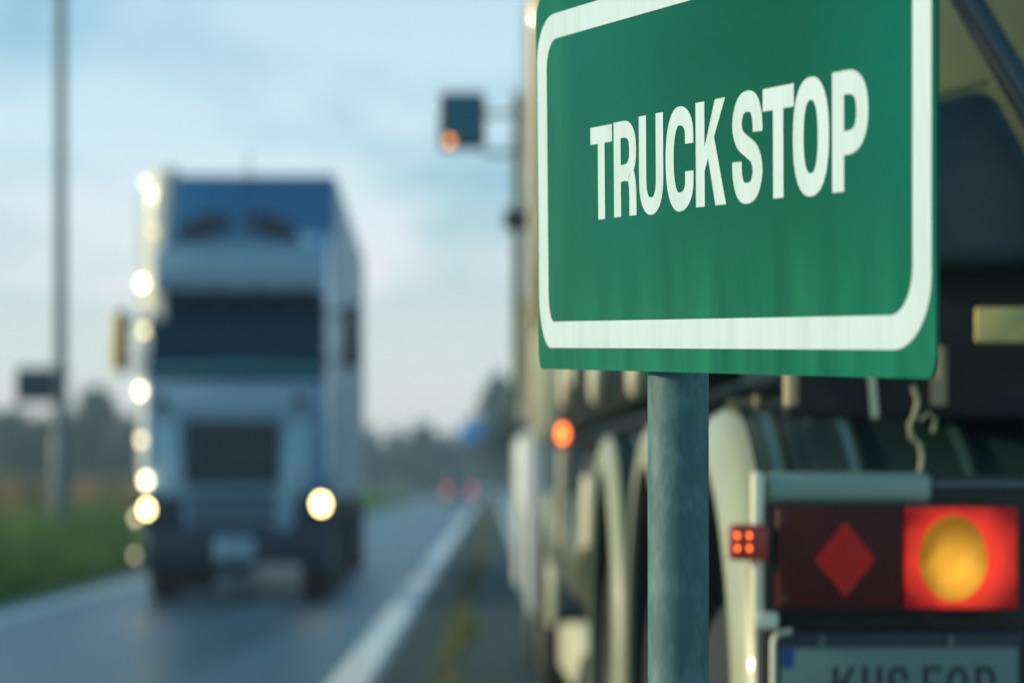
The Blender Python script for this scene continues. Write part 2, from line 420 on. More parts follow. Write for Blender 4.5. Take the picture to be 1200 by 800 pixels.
s = tag(empty('road_sign', (c.x, 44.7, c.z)), 'dark rectangular sign seen from behind, on the lamp pole', 'sign')
bm = BM(); box(bm, -.38, .32, -.015, .015, -.31, .31); link('panel', bm, mat('dark_sign_back', (.012,.03,.055), .5), s, bevel=.006)
bm = BM()
for z in (-.18, .18): box(bm, -.3, .62, .018, .05, z-.025, z+.025)
link('bracket', bm, mat('dark_grey_metal', (0,0,0)), s)
c = at(560, 506, 120)
t = tag(empty('road_sign', (c.x, 120, 0)), 'small bright blue road sign on two posts, far off beside the tall trees', 'sign')
bm = BM(); box(bm, -.85, .85, -.03, .03, c.z-.38, c.z+.38); link('panel', bm, mat('blue_sign_sheeting', (.0,.46,1.0), .35, var=.08), t, bevel=.02)
for sx_ in (-.55, .55):
    bm = BM(); tube(bm, [(sx_, .09, -.1), (sx_, .09, c.z+.45)], .05, 10); link('post', bm, galv, t)

# ------------------------------------------------------------------ distant car with lit tail lamps
t = tag(empty('car', (-1.85, 150, 0)), 'small distant car with two red tail lamps, far down the road', 'car')
carp = mat('grey_car_paint', (.09,.11,.14), .3, .3, coat=.6)
bm = BM()
prism_x(bm, [(0,.35),(0,.95),(.25,1.02),(.9,1.42),(2.3,1.45),(3.1,1.0),(4.1,.85),(4.25,.35)], -.85, .85); link('body', bm, carp, t, bevel=.08, seg=3)
bm = BM(); v = [bm.verts.new(p) for p in ((-.66,.26,1.06),(.66,.26,1.06),(.6,.84,1.42),(-.6,.84,1.42))]; bm.faces.new(v)
for q in v: q.co += Vector((0, -.02, .02))
glass = mat('dark_glass', (.01,.013,.018), .06, 0, var=0, spec=.8, rvar=.02)
link('rear_window', bm, glass, t)
for sx_ in (-1, 1):
    bm = BM(); box(bm, sx_*.72-.1, sx_*.72+.1, -.03, .05, .8, .92)
    link('tail_lamp', bm, mat('lit_tail_lamp', (.5,.02,.02), .3, emit=(1,.12,.14), estr=5), t, bevel=.02)
    for yy in (.75, 3.4):
        bm = BM(); lathe_x(bm, [(-.1,0),(-.1,.3),(-.06,.33),(.06,.33),(.1,.3),(.1,0)], 20, (sx_*.74, yy, .33)); link('wheel', bm, mat('tyre_rubber', (.018,.018,.018), .8), t)

# ================================================================== WHEEL (shared)
rubber = mat('tyre_rubber', (.018,.018,.018), .8)
rim_m = mat('wheel_rim_alloy', (.17,.17,.12), .5, .3, var=.2)
def wheel(parent, x, y, R, wd, side):     # side -1: outer face towards -x
    o = empty('wheel', (x, y, R)); o.parent = parent
    bm = BM(); r2 = R*.60
    lathe_x(bm, [(-wd/2, r2), (-wd/2, R*.9), (-wd*.44, R*.97), (-wd*.36, R), (-wd*.12, R), (-wd*.11, R*.985), (-wd*.08, R*.985), (-wd*.07, R), (wd*.07, R), (wd*.08, R*.985), (wd*.11, R*.985), (wd*.12, R), (wd*.36, R), (wd*.44, R*.97), (wd/2, R*.9), (wd/2, r2), (-wd/2, r2)], 48)
    link('tyre', bm, rubber, o)
    bm = BM(); s = side
    lathe_x(bm, [(s*wd*.46, r2), (s*wd*.50, r2*.97), (s*wd*.42, r2*.9), (s*wd*.12, r2*.82), (s*wd*.06, r2*.5), (s*wd*.34, r2*.42), (s*wd*.46, r2*.34), (s*wd*.48, 0)], 40)
    for k in range(10):
        a = 2*PI*k/10; tube(bm, [(s*wd*.06, math.cos(a)*r2*.66, math.sin(a)*r2*.66), (s*wd*.17, math.cos(a)*r2*.66, math.sin(a)*r2*.66)], .016, 6)
    link('rim', bm, rim_m, o)
    return o

# ================================================================== THE GREEN SIGN
d = Vector((-1175/3000, 1, 165/3000)); e = (-d).normalized()
u = Vector((-.01, 0, 1)); u.y = -(u.x*d.x+u.z*d.z); u.normalize(); nrm = e.cross(u).normalized()   # nrm points to the traffic side
if nrm.x > 0: nrm = -nrm
OB = at(634, 432, 4352/1234.)
sign = empty('road_sign', (0, 0, 0))
tag(sign, 'large green sign with white border reading TRUCK STOP on a round grey post', 'sign')
def SP(a, b, c): return OB+e*a+u*b+nrm*c
def rrect(x0, x1, y0, y1, rads, n=10):   # rads: bl, br, tr, tl as (rx, ry)
    out = []
    for (cx, cy, a0, (rx_, ry_)) in ((x0, y0, PI, rads[0]), (x1, y0, 1.5*PI, rads[1]), (x1, y1, 0, rads[2]), (x0, y1, .5*PI, rads[3])):
        ox = cx+rx_ if cx == x0 else cx-rx_; oy = cy+ry_ if cy == y0 else cy-ry_
        for k in range(n+1):
            a = a0+k/n*PI/2; out.append((ox+rx_*math.cos(a), oy+ry_*math.sin(a)))
    return out
H = .507
outer = rrect(-.0085, 1.034, 0, H, ((.012,.03), (.016,.026), (.03,.04), (.03,.035)))
def sign_green():
    m = bpy.data.materials.new('green_sign_sheeting'); m.use_nodes = True; nt = m.node_tree; N = nt.nodes; L = nt.links; b = N['Principled BSDF']
    tc = N.new('ShaderNodeTexCoord')
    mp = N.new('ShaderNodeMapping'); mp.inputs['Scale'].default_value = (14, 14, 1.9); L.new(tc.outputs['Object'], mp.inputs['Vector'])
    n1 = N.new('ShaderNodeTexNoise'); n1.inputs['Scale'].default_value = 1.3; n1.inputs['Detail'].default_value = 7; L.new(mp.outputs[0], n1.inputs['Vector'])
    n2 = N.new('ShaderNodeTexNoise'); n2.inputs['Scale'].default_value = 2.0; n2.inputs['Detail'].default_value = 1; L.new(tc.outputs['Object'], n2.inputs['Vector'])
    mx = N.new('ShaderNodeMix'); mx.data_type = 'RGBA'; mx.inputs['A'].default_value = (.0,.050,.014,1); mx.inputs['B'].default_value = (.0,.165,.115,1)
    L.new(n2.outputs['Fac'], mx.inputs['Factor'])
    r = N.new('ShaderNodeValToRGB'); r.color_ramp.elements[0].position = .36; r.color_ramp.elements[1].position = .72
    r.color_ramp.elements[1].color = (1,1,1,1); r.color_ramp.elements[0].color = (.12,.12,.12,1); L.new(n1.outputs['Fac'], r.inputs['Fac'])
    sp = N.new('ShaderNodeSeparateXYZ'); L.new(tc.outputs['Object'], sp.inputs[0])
    g1 = N.new('ShaderNodeMapRange'); g1.interpolation_type = 'SMOOTHSTEP'; g1.inputs['From Min'].default_value = OB.z+.19; g1.inputs['From Max'].default_value = OB.z-.03; g1.inputs['To Max'].default_value = .5  # paler lower face: sheen painted into the green, broken up by dusty streaks
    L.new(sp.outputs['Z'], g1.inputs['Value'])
    g2 = N.new('ShaderNodeMapRange'); g2.interpolation_type = 'SMOOTHSTEP'; g2.inputs['From Min'].default_value = OB.y-.17; g2.inputs['From Max'].default_value = OB.y-.03; g2.inputs['To Max'].default_value = .5  # pale reflection painted in along the left edge
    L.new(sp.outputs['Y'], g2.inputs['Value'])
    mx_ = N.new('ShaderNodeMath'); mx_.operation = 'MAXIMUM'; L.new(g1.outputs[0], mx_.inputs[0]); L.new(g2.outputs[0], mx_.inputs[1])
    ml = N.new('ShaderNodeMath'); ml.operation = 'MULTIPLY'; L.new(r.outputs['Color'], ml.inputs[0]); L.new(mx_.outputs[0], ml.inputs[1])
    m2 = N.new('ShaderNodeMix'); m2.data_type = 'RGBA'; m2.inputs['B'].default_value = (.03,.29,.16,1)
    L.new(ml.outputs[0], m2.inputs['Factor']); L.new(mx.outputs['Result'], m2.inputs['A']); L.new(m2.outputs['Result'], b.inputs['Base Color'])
    mr = N.new('ShaderNodeMapRange'); mr.inputs['To Min'].default_value = .18; mr.inputs['To Max'].default_value = .3; b.inputs['Specular IOR Level'].default_value = .05
    L.new(n1.outputs['Fac'], mr.inputs['Value']); L.new(mr.outputs[0], b.inputs['Roughness'])
    bp = N.new('ShaderNodeBump'); bp.inputs['Strength'].default_value = .12; bp.inputs['Distance'].default_value = .02
    L.new(n2.outputs['Fac'], bp.inputs['Height']); L.new(bp.outputs[0], b.inputs['Normal'])
    return m
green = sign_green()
alu = mat('aluminium', (.5,.51,.5), .45, .8, var=.12, vscale=10)
bm = BM(); th = .004
fa = [bm.verts.new(SP(a, b, 0)) for a, b in outer]; fb = [bm.verts.new(SP(a, b, -th)) for a, b in outer]
bm.faces.new(fa); bk = bm.faces.new(fb[::-1]); bk.material_index = 1
for i in range(len(fa)): bm.faces.new((fa[i], fb[i], fb[(i+1) % len(fa)], fa[(i+1) % len(fa)]))
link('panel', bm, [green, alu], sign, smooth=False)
signwhite = mat('white_sign_sheeting', (.62,.75,.77), .35, var=.05, vscale=4, dirt=(.40,.55,.47), dscale=5, damt=.45, stretch=(8,8,.8))
A = rrect(-.0030, 1.0265, .0290, .4775, ((.040,.075), (.075,.075), (.06,.06), (.060,.060)), 14)
B = rrect(.0305, .9900, .0645, .4440, ((.018,.040), (.045,.050), (.035,.035), (.035,.040)), 14)
bm = BM(); va = [bm.verts.new(SP(a, b, .0005)) for a, b in A]; vb = [bm.verts.new(SP(a, b, .0005)) for a, b in B]
for i in range(len(va)):
    j = (i+1) % len(va); bm.faces.new((va[i], va[j], vb[j], vb[i]))
link('border', bm, signwhite, sign, smooth=False)
LT = [('T',.1770,.1955,.2460,.3155,.0215),('R',.2510,.1960,.3200,.3165,.0215),('U',.3280,.1945,.3990,.3180,.0215),('C',.4060,.1945,.4835,.3208,.0228),
      ('K',.4900,.1972,.5685,.3210,.0238),('S',.5865,.1950,.6620,.3235,.0238),('T',.6630,.1975,.7370,.3215,.0245),('O',.7345,.1955,.8165,.3248,.0248),('P',.8235,.1967,.9010,.3243,.0258)]
link('lettering', letters_bm(LT, .025, SP), signwhite, sign, smooth=False)
# rails, clamps and post
RX = at(795, 500, 3.25)
pc = Vector((RX.x, 3.25, 0))
for b_ in (.10, .40):
    bm = BM(); 
    cs = [SP(.06, b_-.02, -th-.001), SP(.97, b_-.02, -th-.001), SP(.97, b_+.02, -th-.001), SP(.06, b_+.02, -th-.001)]
    v0 = [bm.verts.new(q) for q in cs]; v1 = [bm.verts.new(q-nrm*.016) for q in cs]
    bm.faces.new(v0); bm.faces.new(v1[::-1])
    for i in range(4): bm.faces.new((v0[i], v1[i], v1[(i+1) % 4], v0[(i+1) % 4]))
    link('rail', bm, alu, sign)
    zc = OB.z+b_
    bm = BM(); tube(bm, [(pc.x, pc.y, zc-.025), (pc.x, pc.y, zc+.025)], .044, 28, cap=True); link('clamp', bm, alu, sign)
post_m = mat('weathered_galvanised_post', (.048,.135,.135), .6, .0, var=.5, vscale=9, dirt=(.20,.33,.33), dscale=34, damt=.6, stretch=(1,1,.5))
bm = BM(); tube(bm, [(pc.x-.006, pc.y, -.1), (pc.x+.0, pc.y, 1.1), (pc.x-.001, pc.y, OB.z+.49)], .0388, 48); link('post', bm, post_m, sign)
bm = BM(); box(bm, pc.x-.13, pc.x+.13, pc.y-.13, pc.y+.13, -.02, .05); link('footing', bm, concrete, sign, bevel=.02)

# ================================================================== PARKED TANKER (right)
TK = tag(empty('tanker_lorry', (.5, 5.0, 0), .02), 'parked tanker lorry at the right, with round mudguards and red and amber tail lamp', 'lorry')
trim_m = mat('sunlit_mudguard_edge', (.38,.39,.24), .38, .0, var=.1, vscale=4, coat=.2, dirt=(.25,.25,.2), dscale=3, damt=.4)  # sunlight on the mudguards' side lip put into a paler colour
fend_m = mat('mudguard_plastic', (.018,.050,.050), .36, 0, var=.1, vscale=5, coat=.2)
cream = mat('cream_paint', (.80,.74,.48), .45, 0, var=.1, vscale=3, coat=.3, dirt=(.35,.31,.20), dscale=2, damt=.5)
chas = mat('black_chassis_paint', (.008,.013,.013), .65, .0, var=.3)
dteal = mat('dark_teal_paint', (.03,.06,.065), .35, .2, coat=.4)
palegrey = mat('pale_grey_paint', (.45,.48,.50), .4, .1, coat=.3)
chrome = mat('brushed_steel', (.62,.62,.56), .3, .9, var=.1)
def fender(y, z, R, wd, a0, a1, x0=0, trim=False, q=.052):
    bm = BM(); prof = [(q+.001, R-.03), (q+.001, R)]
    if trim: prof = [(0, R-.12), (0, R-q*1.5)]+[(q*(1-math.cos(t*PI/12)), R-q*1.5*(1-math.sin(t*PI/12))+.002*t/6) for t in range(1, 7)]+[(q, R-.028), (q*.7, R-.06), (.018, R-.12)]; wd = 0
    for rx_ in (.135, .30, .54):
        if rx_ < wd-.05: prof += [(rx_-.02, R), (rx_-.006, R+.012), (rx_+.006, R+.012), (rx_+.02, R)]
    if not trim: prof += [(wd-.02, R), (wd, R-.03), (wd, R-.05)]
    n = 40; rings = []
    for k in range(n+1):
        a = a0+(a1-a0)*k/n
        rings.append([bm.verts.new((x0+x, y-math.cos(a)*r, z+math.sin(a)*r)) for x, r in prof])
    m = len(prof)
    for p, q in zip(rings, rings[1:]):
        for i in range(m): bm.faces.new((p[i], p[(i+1) % m], q[(i+1) % m], q[i]))
    bm.faces.new(rings[0]); bm.faces.new(rings[-1][::-1])
    return bm
for yy in (.92, 2.55, 4.55):
    q_ = .075 if yy < 1 else .038
    g_ = link('mudguard', fender(yy, .70, .80, .72, math.radians(-24), math.radians(204), q=q_), fend_m, TK, ang=22)
    link('sunlit_lip', fender(yy, .70, .80, .72, math.radians(-24), math.radians(204), trim=True, q=q_), trim_m, g_, ang=50)  # sunlit lip of the mudguard as a separate paler piece
    wheel(TK, .22, yy, .53, .36, -1); wheel(TK, 2.28, yy, .53, .36, 1)
    bm = BM(); tube(bm, [(.3, yy, .53), (2.2, yy, .53)], .07, 12); link('axle', bm, chas, TK)
    bm = fender(yy, .70, .80, .72, math.radians(-24), math.radians(204))
    for v in bm.verts: v.co.x = 2.5-v.co.x
    link('mudguard', bm, fend_m, TK, ang=50)
# chassis rails and cross members
for x0 in (.82, 1.56):
    bm = BM(); box(bm, x0, x0+.12, .05, 12.3, 1.0, 1.30); link('chassis_rail', bm, chas, TK, bevel=.01)
bm = BM(); box(bm, .03, 2.47, .0, .10, .86, 1.345); link('rear_crossmember', bm, chas, TK, bevel=.012)
bm = BM(); box(bm, .1, 2.4, .02, .12, .45, .6); box(bm, .7, .78, .04, .1, .6, .87); box(bm, 1.72, 1.8, .04, .1, .6, .87); link('underrun_bar', bm, chas, TK, bevel=.012)
# cross beam above the mudguards that carries the tank
bm = BM(); box(bm, .84, 1.66, 1.0, 12.2, 1.30, 1.66); link('subframe', bm, chas, TK, bevel=.01)
bm = BM(); box(bm, .32, 2.18, .50, 11.9, 1.50, 2.02); link('underbelly_shade_box', bm, chas, TK, bevel=.03)  # dark box added for the shade under the tank
bm = BM(); box(bm, .10, 2.40, .18, .24, 1.46, 1.95); link('rear_shade_panel', bm, chas, TK, bevel=.02)  # dark panel added for the black shade below the tank end
# tank shell: elliptical, dished ends
def ell(y, k, n=56): return [(1.25+1.22*k*math.cos(2*PI*i/n), y, 2.93+1.22*k*math.sin(2*PI*i/n)) for i in range(n)]
bm = BM(); rings = []
for y, k in ((.12,.0),(.13,.35),(.18,.62),(.27,.85),(.36,.96),(.46,1),(.5,1.012),(.54,1.012),(.58,1),(3.5,1),(3.52,1.01),(3.6,1.01),(3.62,1),(7,1),(7.02,1.01),(7.1,1.01),(7.12,1),(11.3,1),(11.45,.96),(11.6,.7),(11.7,0)):
    rings.append([bm.verts.new(p) for p in ell(y, k)] if k > 0 else [bm.verts.new((1.25, y, 2.93))])
for a, b in zip(rings, rings[1:]):
    n = 56
    for k in range(n):
        if len(a) == 1: bm.faces.new((a[0], b[k], b[(k+1) % n]))
        elif len(b) == 1: bm.faces.new((a[k], b[0], a[(k+1) % n]))
        else: bm.faces.new((a[k], b[k], b[(k+1) % n], a[(k+1) % n]))
link('tank', bm, mat('olive_cream_tank_paint', (.24,.275,.14), .33, .1, var=.12, vscale=2, coat=.5, dirt=(.2,.19,.11), dscale=2.5, damt=.5), TK, ang=40)
# rear cabinet below the tank end
def R(px, py, Y=4.98): p = at(px, py, Y); return (p.x-.5, p.z)
bm = BM(); prism_y(bm, [R(985,140), R(1160,97), R(1176,112), R(1285,310), R(985,310)], .0, .16)
link('equipment_cabinet', bm, mat('dusty_teal_cabinet', (.006,.030,.042), .5, .0, coat=0, dirt=(.12,.13,.09), damt=.4), TK, bevel=.035, seg=4)
bm = BM(); a_ = R(985,137); b_ = R(1160,94); tube(bm, [(a_[0], -.005, a_[1]), (b_[0], -.005, b_[1])], .007, 10); link('cabinet_edge_trim', bm, mat('olive_trim', (.16,.15,.06), .5), TK)
# ladder rails running diagonally over the tank end
lad = mat('dark_blue_ladder_paint', (.012,.028,.04), .28, .3, coat=.6)
a_ = Vector((R(1010,-190)[0], -.09, R(1010,-190)[1])); b_ = Vector((R(1330,350)[0], -.09, R(1330,350)[1]))
for off in (0, .42):
    bm = BM(); tube(bm, [a_+Vector((off-.02, .52, .03)), a_+Vector((off, .03, 0)), a_+Vector((off+.02, 0, -.04)), b_+Vector((off, 0, 0)), b_+Vector((off+.01, .12, -.02))], .030, 16); link('brace_bar', bm, lad, TK)
# yellow marker plate
bm = BM(); p0 = R(1143,401); p1 = R(1215,360); box(bm, p0[0], p1[0]+.05, -.03, -.018, p0[1], p1[1]); link('marker_plate', bm, mat('faded_yellow_plate', (.60,.48,.16), .6, var=.5, vscale=14), TK, bevel=.004)
bm = BM(); box(bm, p0[0]+.02, p1[0]+.03, -.018, .05, p0[1]+.02, p1[1]-.02); link('plate_bracket', bm, chas, TK)
# aluminium cover bar and bracket at the rear corner
bm = BM(); p0 = R(898,592,4.95); p1 = R(1094,553,4.95); box(bm, p0[0], p1[0], -.05, .012, p0[1], p1[1]); link('cover_bar', bm, mat('satin_aluminium', (.26,.36,.30), .42, .45, var=.1), TK, bevel=.018, seg=4)
bm = BM(); box(bm, p1[0]+.002, 2.45, -.02, -.002, p1[1]-.028, p1[1]-.018); link('edge_strip', bm, mat('dull_grey_strip', (.10,.18,.17), .5), TK)
bm = BM(); q0 = R(882,735,4.95); q1 = R(898,553,4.95)
box(bm, q0[0], q1[0]-.006, -.058, -.01, q0[1], q1[1]); box(bm, q0[0], R(911,735,4.95)[0], -.062, -.012, q0[1]-.002, q0[1]+.03); link('corner_bracket', bm, mat('pale_cream_bracket', (.85,.82,.58), .4, var=.06), TK, bevel=.005)
# tail lamp cluster
def tail(mir=False):
    def X(x): return 2.5-x if mir else x
    def bx(bm, x0, x1, *r): box(bm, min(X(x0), X(x1)), max(X(x0), X(x1)), *r)
    o = empty('tail_lamp', (0, 0, 0)); o.parent = TK
    l = R(905,0,4.93)[0]; r = R(1193,0,4.93)[0]; m_ = R(1060,0,4.93)[0]; zt = R(0,593,4.93)[1]; zb = R(0,714,4.93)[1]
    bm = BM(); bx(bm, l, r+.004, -.06, .0, zb-.004, zt+.004); link('housing', bm, chas, o, bevel=.006)
    bm = BM(); bx(bm, l+.006, m_-.002, -.075, -.055, zb+.002, zt-.002); link('unlit_lens', bm, mat('dark_red_lens', (.080,.009,.009), .4, coat=0, spec=.2, var=.15, vscale=30), o, bevel=.008, seg=3)
    bm = BM(); bx(bm, m_, r, -.077, -.055, zb+.002, zt-.002); link('lit_red_lens', bm, mat_redlens(), o, bevel=.008, seg=3)
    dc = R(990,655,4.92); hw = 36*4.92/F; hh = 44*4.92/F
    bm = BM(); prism_y(bm, [(X(dc[0])-hw, dc[1]), (X(dc[0]), dc[1]-hh), (X(dc[0])+hw, dc[1]), (X(dc[0]), dc[1]+hh)], -.080, -.0755)
    link('diamond_reflector', bm, mat('red_reflector', (.72,.03,.02), .6, spec=.1, var=.15, vscale=40), o)
    ac = R(1117,654,4.92)
    bm = BM(); disc_y(bm, X(ac[0]), ac[1], -.077, 40*4.92/F, .008, 40, 50*4.92/F, dome=.012)
    link('amber_indicator', bm, mat_amber(), o)
    for k in (0, 1):
        bm = BM(); disc_y(bm, X(l+.022), (zt-.022 if k else zb+.022), -.075, .007, .003, 14); link('screw', bm, mat('dark_screw', (.05,.05,.05), .5), o)
def bulb_mat(key, base, dim, hot, strength, r0, r1, dx, dz, ribs):
    if key in MATS: return MATS[key]
    m = bpy.data.materials.new(key); m.use_nodes = True; N = m.node_tree.nodes; L = m.node_tree.links; b = N['Principled BSDF']
    b.inputs['Base Color'].default_value = (*base, 1); b.inputs['Roughness'].default_value = .3; b.inputs['Specular IOR Level'].default_value = .25
    tc = N.new('ShaderNodeTexCoord'); c = R(1117, 654, 4.92)
    sx_ = N.new('ShaderNodeSeparateXYZ'); L.new(tc.outputs['Object'], sx_.inputs[0])
    ab = N.new('ShaderNodeMath'); ab.operation = 'SUBTRACT'; ab.inputs[1].default_value = 1.25; L.new(sx_.outputs['X'], ab.inputs[0])   # the two clusters mirror each other about x = 1.25
    ab2 = N.new('ShaderNodeMath'); ab2.operation = 'ABSOLUTE'; L.new(ab.outputs[0], ab2.inputs[0])
    cb = N.new('ShaderNodeCombineXYZ'); L.new(ab2.outputs[0], cb.inputs['X']); L.new(sx_.outputs['Z'], cb.inputs['Z'])
    ds = N.new('ShaderNodeVectorMath'); ds.operation = 'DISTANCE'; L.new(cb.outputs[0], ds.inputs[0]); ds.inputs[1].default_value = (1.25-c[0]-dx, 0, c[1]+dz)
    n = N.new('ShaderNodeTexNoise'); n.inputs['Scale'].default_value = 16; n.inputs['Detail'].default_value = 1; L.new(tc.outputs['Object'], n.inputs['Vector'])
    ad = N.new('ShaderNodeMath'); ad.operation = 'MULTIPLY_ADD'; ad.inputs[1].default_value = (r1-r0)*.8; L.new(n.outputs['Fac'], ad.inputs[0]); L.new(ds.outputs['Value'], ad.inputs[2])
    mr = N.new('ShaderNodeMapRange'); mr.inputs['From Min'].default_value = r0+(r1-r0)*.4; mr.inputs['From Max'].default_value = r1+(r1-r0)*.4; L.new(ad.outputs[0], mr.inputs['Value'])
    cr = N.new('ShaderNodeValToRGB'); cr.color_ramp.elements[0].color = (*hot, 1); cr.color_ramp.elements[1].color = (*dim, 1)
    L.new(mr.outputs[0], cr.inputs['Fac']); L.new(cr.outputs['Color'], b.inputs['Emission Color']); b.inputs['Emission Strength'].default_value = strength
    wv = N.new('ShaderNodeTexWave'); wv.inputs['Scale'].default_value = ribs; wv.bands_direction = 'DIAGONAL'; L.new(tc.outputs['Object'], wv.inputs['Vector'])
    bp = N.new('ShaderNodeBump'); bp.inputs['Strength'].default_value = .5; bp.inputs['Distance'].default_value = .003; L.new(wv.outputs['Fac'], bp.inputs['Height']); L.new(bp.outputs[0], b.inputs['Normal'])
    MATS[key] = m; return m
def mat_redlens(): return bulb_mat('lit_red_lens', (.40,.01,.01), (.10,.001,.001), (1.0,.05,.02), .8, .062, .125, .012, .0, 50)
def mat_amber(): return bulb_mat('lit_amber_lens', (.26,.12,.01), (.20,.075,.001), (1.0,.46,.04), .95, .006, .085, .018, -.022, 90)
tail(); tail(True)
# side marker at the corner
mk = empty('side_marker', (0, 0, 0)); mk.parent = TK
p0 = R(856,656,4.93); p1 = R(898,614,4.93)
bm = BM(); box(bm, p0[0], p1[0], -.085, -.02, p0[1], p1[1]); link('lens', bm, mat('dull_red_marker_lens', (.30,.03,.02), .3, emit=(1,.1,.03), estr=.02), mk, bevel=.005, seg=3)
for i, (a, b) in enumerate(((863,627),(877,627),(863,642),(877,642))):
    q = R(a, b, 4.915); bm = BM(); disc_y(bm, q[0], q[1], -.085, .0046, .002, 14); link('light_diode', bm, mat('orange_diode', (.8,.2,.05), .3, emit=(1,.13,.02), estr=3.4), mk)
# number plate
npl = empty('number_plate', (0, 0, 0)); npl.parent = TK
l = R(906,0,4.93)[0]; r = R(1206,0,4.93)[0]; zt = R(0,739,4.93)[1]; zb = zt-.185
bm = BM(); box(bm, l, r, -.03, -.002, zb, zt); link('plate_holder', bm, mat('black_blue_plastic', (.010,.012,.030), .4), npl, bevel=.01, seg=3)
bm = BM(); tube(bm, [(l+.04, -.032, zt-.001), (l+.014, -.032, zt-.006), (l+.004, -.032, zt-.02), (l+.003, -.032, zb)], .0055, 10); link('holder_edge', bm, mat('pale_cream_bracket', (0,0,0)), npl)
zl = R(0,760,4.92)[1]
bm = BM(); box(bm, l+.016, r-.012, -.037, -.029, zb+.012, zl); link('plate', bm, mat('shaded_white_plate', (.12,.22,.19), .4, var=.06), npl, bevel=.004)  # deep shade on the white plate put into its dark base colour
bm = BM(); box(bm, R(918,0,4.92)[0], R(933,0,4.92)[0], -.039, -.036, R(0,784,4.92)[1], zl-.001); link('blue_band', bm, mat('plate_blue', (.01,.05,.28), .4), npl)
for px in (967, 1120): 
    q = R(px, 751, 4.92); bm = BM(); box(bm, q[0]-.006, q[0]+.006, -.036, -.028, q[1]-.016, q[1]+.008); link('clip', bm, mat('grey_green_plastic', (.10,.16,.13), .5), npl, bevel=.002)
zt_ = R(0,782,4.92)[1]; it = []
for ch, a, b in (('K',979,1008),('U',1014,1038),('S',1044,1069),('E',1086,1109),('O',1114,1141),('P',1148,1173)):
    it.append((ch, R(a,0,4.92)[0], zt_-.083, R(b,0,4.92)[0], zt_))
link('lettering', letters_bm(it, .0115, lambda a, b, c: Vector((a, -.037-c, b))), mat('plate_black', (.008,.012,.03), .4), npl, smooth=False)
# posts, hook and straps above the rear mudguard
for i, (px, top, bot, w_) in enumerate(((916,436,478,.016),(1006,436,492,.009),(1083,445,478,.018))):
    a = R(px-(3 if i == 1 else 0), top, 5.35); b = R(px+(5 if i == 1 else 0), bot, 5.35)
    bm = BM(); tube(bm, [(b[0], .15, b[1]), (a[0], .15, a[1]+.06)], w_, 10); link('support_strut', bm, cream if i == 1 else mat('tan_paint', (.42,.33,.18), .5), TK)
pts = [R(*p, 4.98) for p in ((1070,452),(1076,470),(1072,488),(1066,497),(1068,512),(1078,520),(1081,536),(1079,552))]
bm = BM(); tube(bm, [(x, -.02, z) for x, z in pts], .0055, 8); pts = [R(*p, 4.98) for p in ((1078,492),(1088,484),(1096,492),(1093,506))]; tube(bm, [(x, -.025, z) for x, z in pts], .0045, 8); link('hook', bm, mat('brass_steel_hook', (.42,.37,.20), .35, .5), TK)
bm = BM(); tube(bm, [(.05, .78, 1.505), (.75, .78, 1.505)], .012, 8); tube(bm, [(.75, .78, 1.505), (1.5, .78, 1.505)], .012, 8)
for k in range(6): tube(bm, [(.12+.12*k, .77, 1.50), (.12+.12*k, .77, 1.525)], .014, 8)
link('mudguard_stay', bm, mat('dull_bronze_metal', (.26,.22,.13), .45, .5), TK)
# side saddle brackets, pipes and valve boxes under the tank
for k in range(3):
    yy = 9.3+k*.9
    bm = BM(); box(bm, -.02, .5, yy, yy+.09, 1.62-.03*(k % 3), 2.25); link('tank_saddle', bm, cream, TK, bevel=.015)
bm = BM(); tube(bm, [(.25, .6, 1.62), (.25, 12, 1.62)], .05, 12); link('side_pipe', bm, dteal, TK)
bm = BM(); box(bm, .07, .34, 1.8, 11.6, 1.60, 2.10); link('side_shade_box', bm, mat('dark_green_shade', (.010,.016,.012), .8, 0, spec=.15), TK, bevel=.03)  # dark box added for the shadow along the lower tank side
for yy, zz, rr in ((8.0,1.86,.15),(7.1,1.88,.10),(5.4,1.76,.11),(3.3,1.68,.075)):
    bm = BM(); lathe_x(bm, [(.06,0),(-.05,0),(-.05,rr*.8),(-.035,rr),(.0,rr),(.01,rr*.75),(.08,rr*.75)], 24, (.06, yy, zz)); link('hose_coupling', bm, cream, TK)
# side marker lamp on bracket, fuel tank, toolbox
bm = BM(); box(bm, .0, .05, 7.86, 7.98, 1.02, 1.5); link('marker_bracket', bm, cream, TK, bevel=.01)
mz = at(650, 508, 12.9)
bm = BM(); disc_y(bm, .018, mz.z, 7.84, .028, .01, 20, .04, dome=.01); link('orange_side_lamp', bm, mat('lit_orange_lamp', (.8,.2,.03), .3, emit=(1,.16,.03), estr=5.0), TK)
bm = BM(); tube(bm, [(.34, 6.3, .98), (.34, 9.3, .98)], .34, 32); link('fuel_tank', bm, mat('polished_fuel_tank', (.11,.105,.06), .38, .3, var=.1), TK, bevel=.04, seg=3)
bm = BM(); box(bm, .02, .4, 5.85, 6.25, 1.05, 1.36); link('toolbox', bm, cream, TK, bevel=.02)
bm = BM(); prism_x(bm, [(5.9,.60),(6.5,.40),(7.9,.40),(7.9,.62),(6.2,.72)], .0, .25); link('step', bm, cream, TK, bevel=.02)
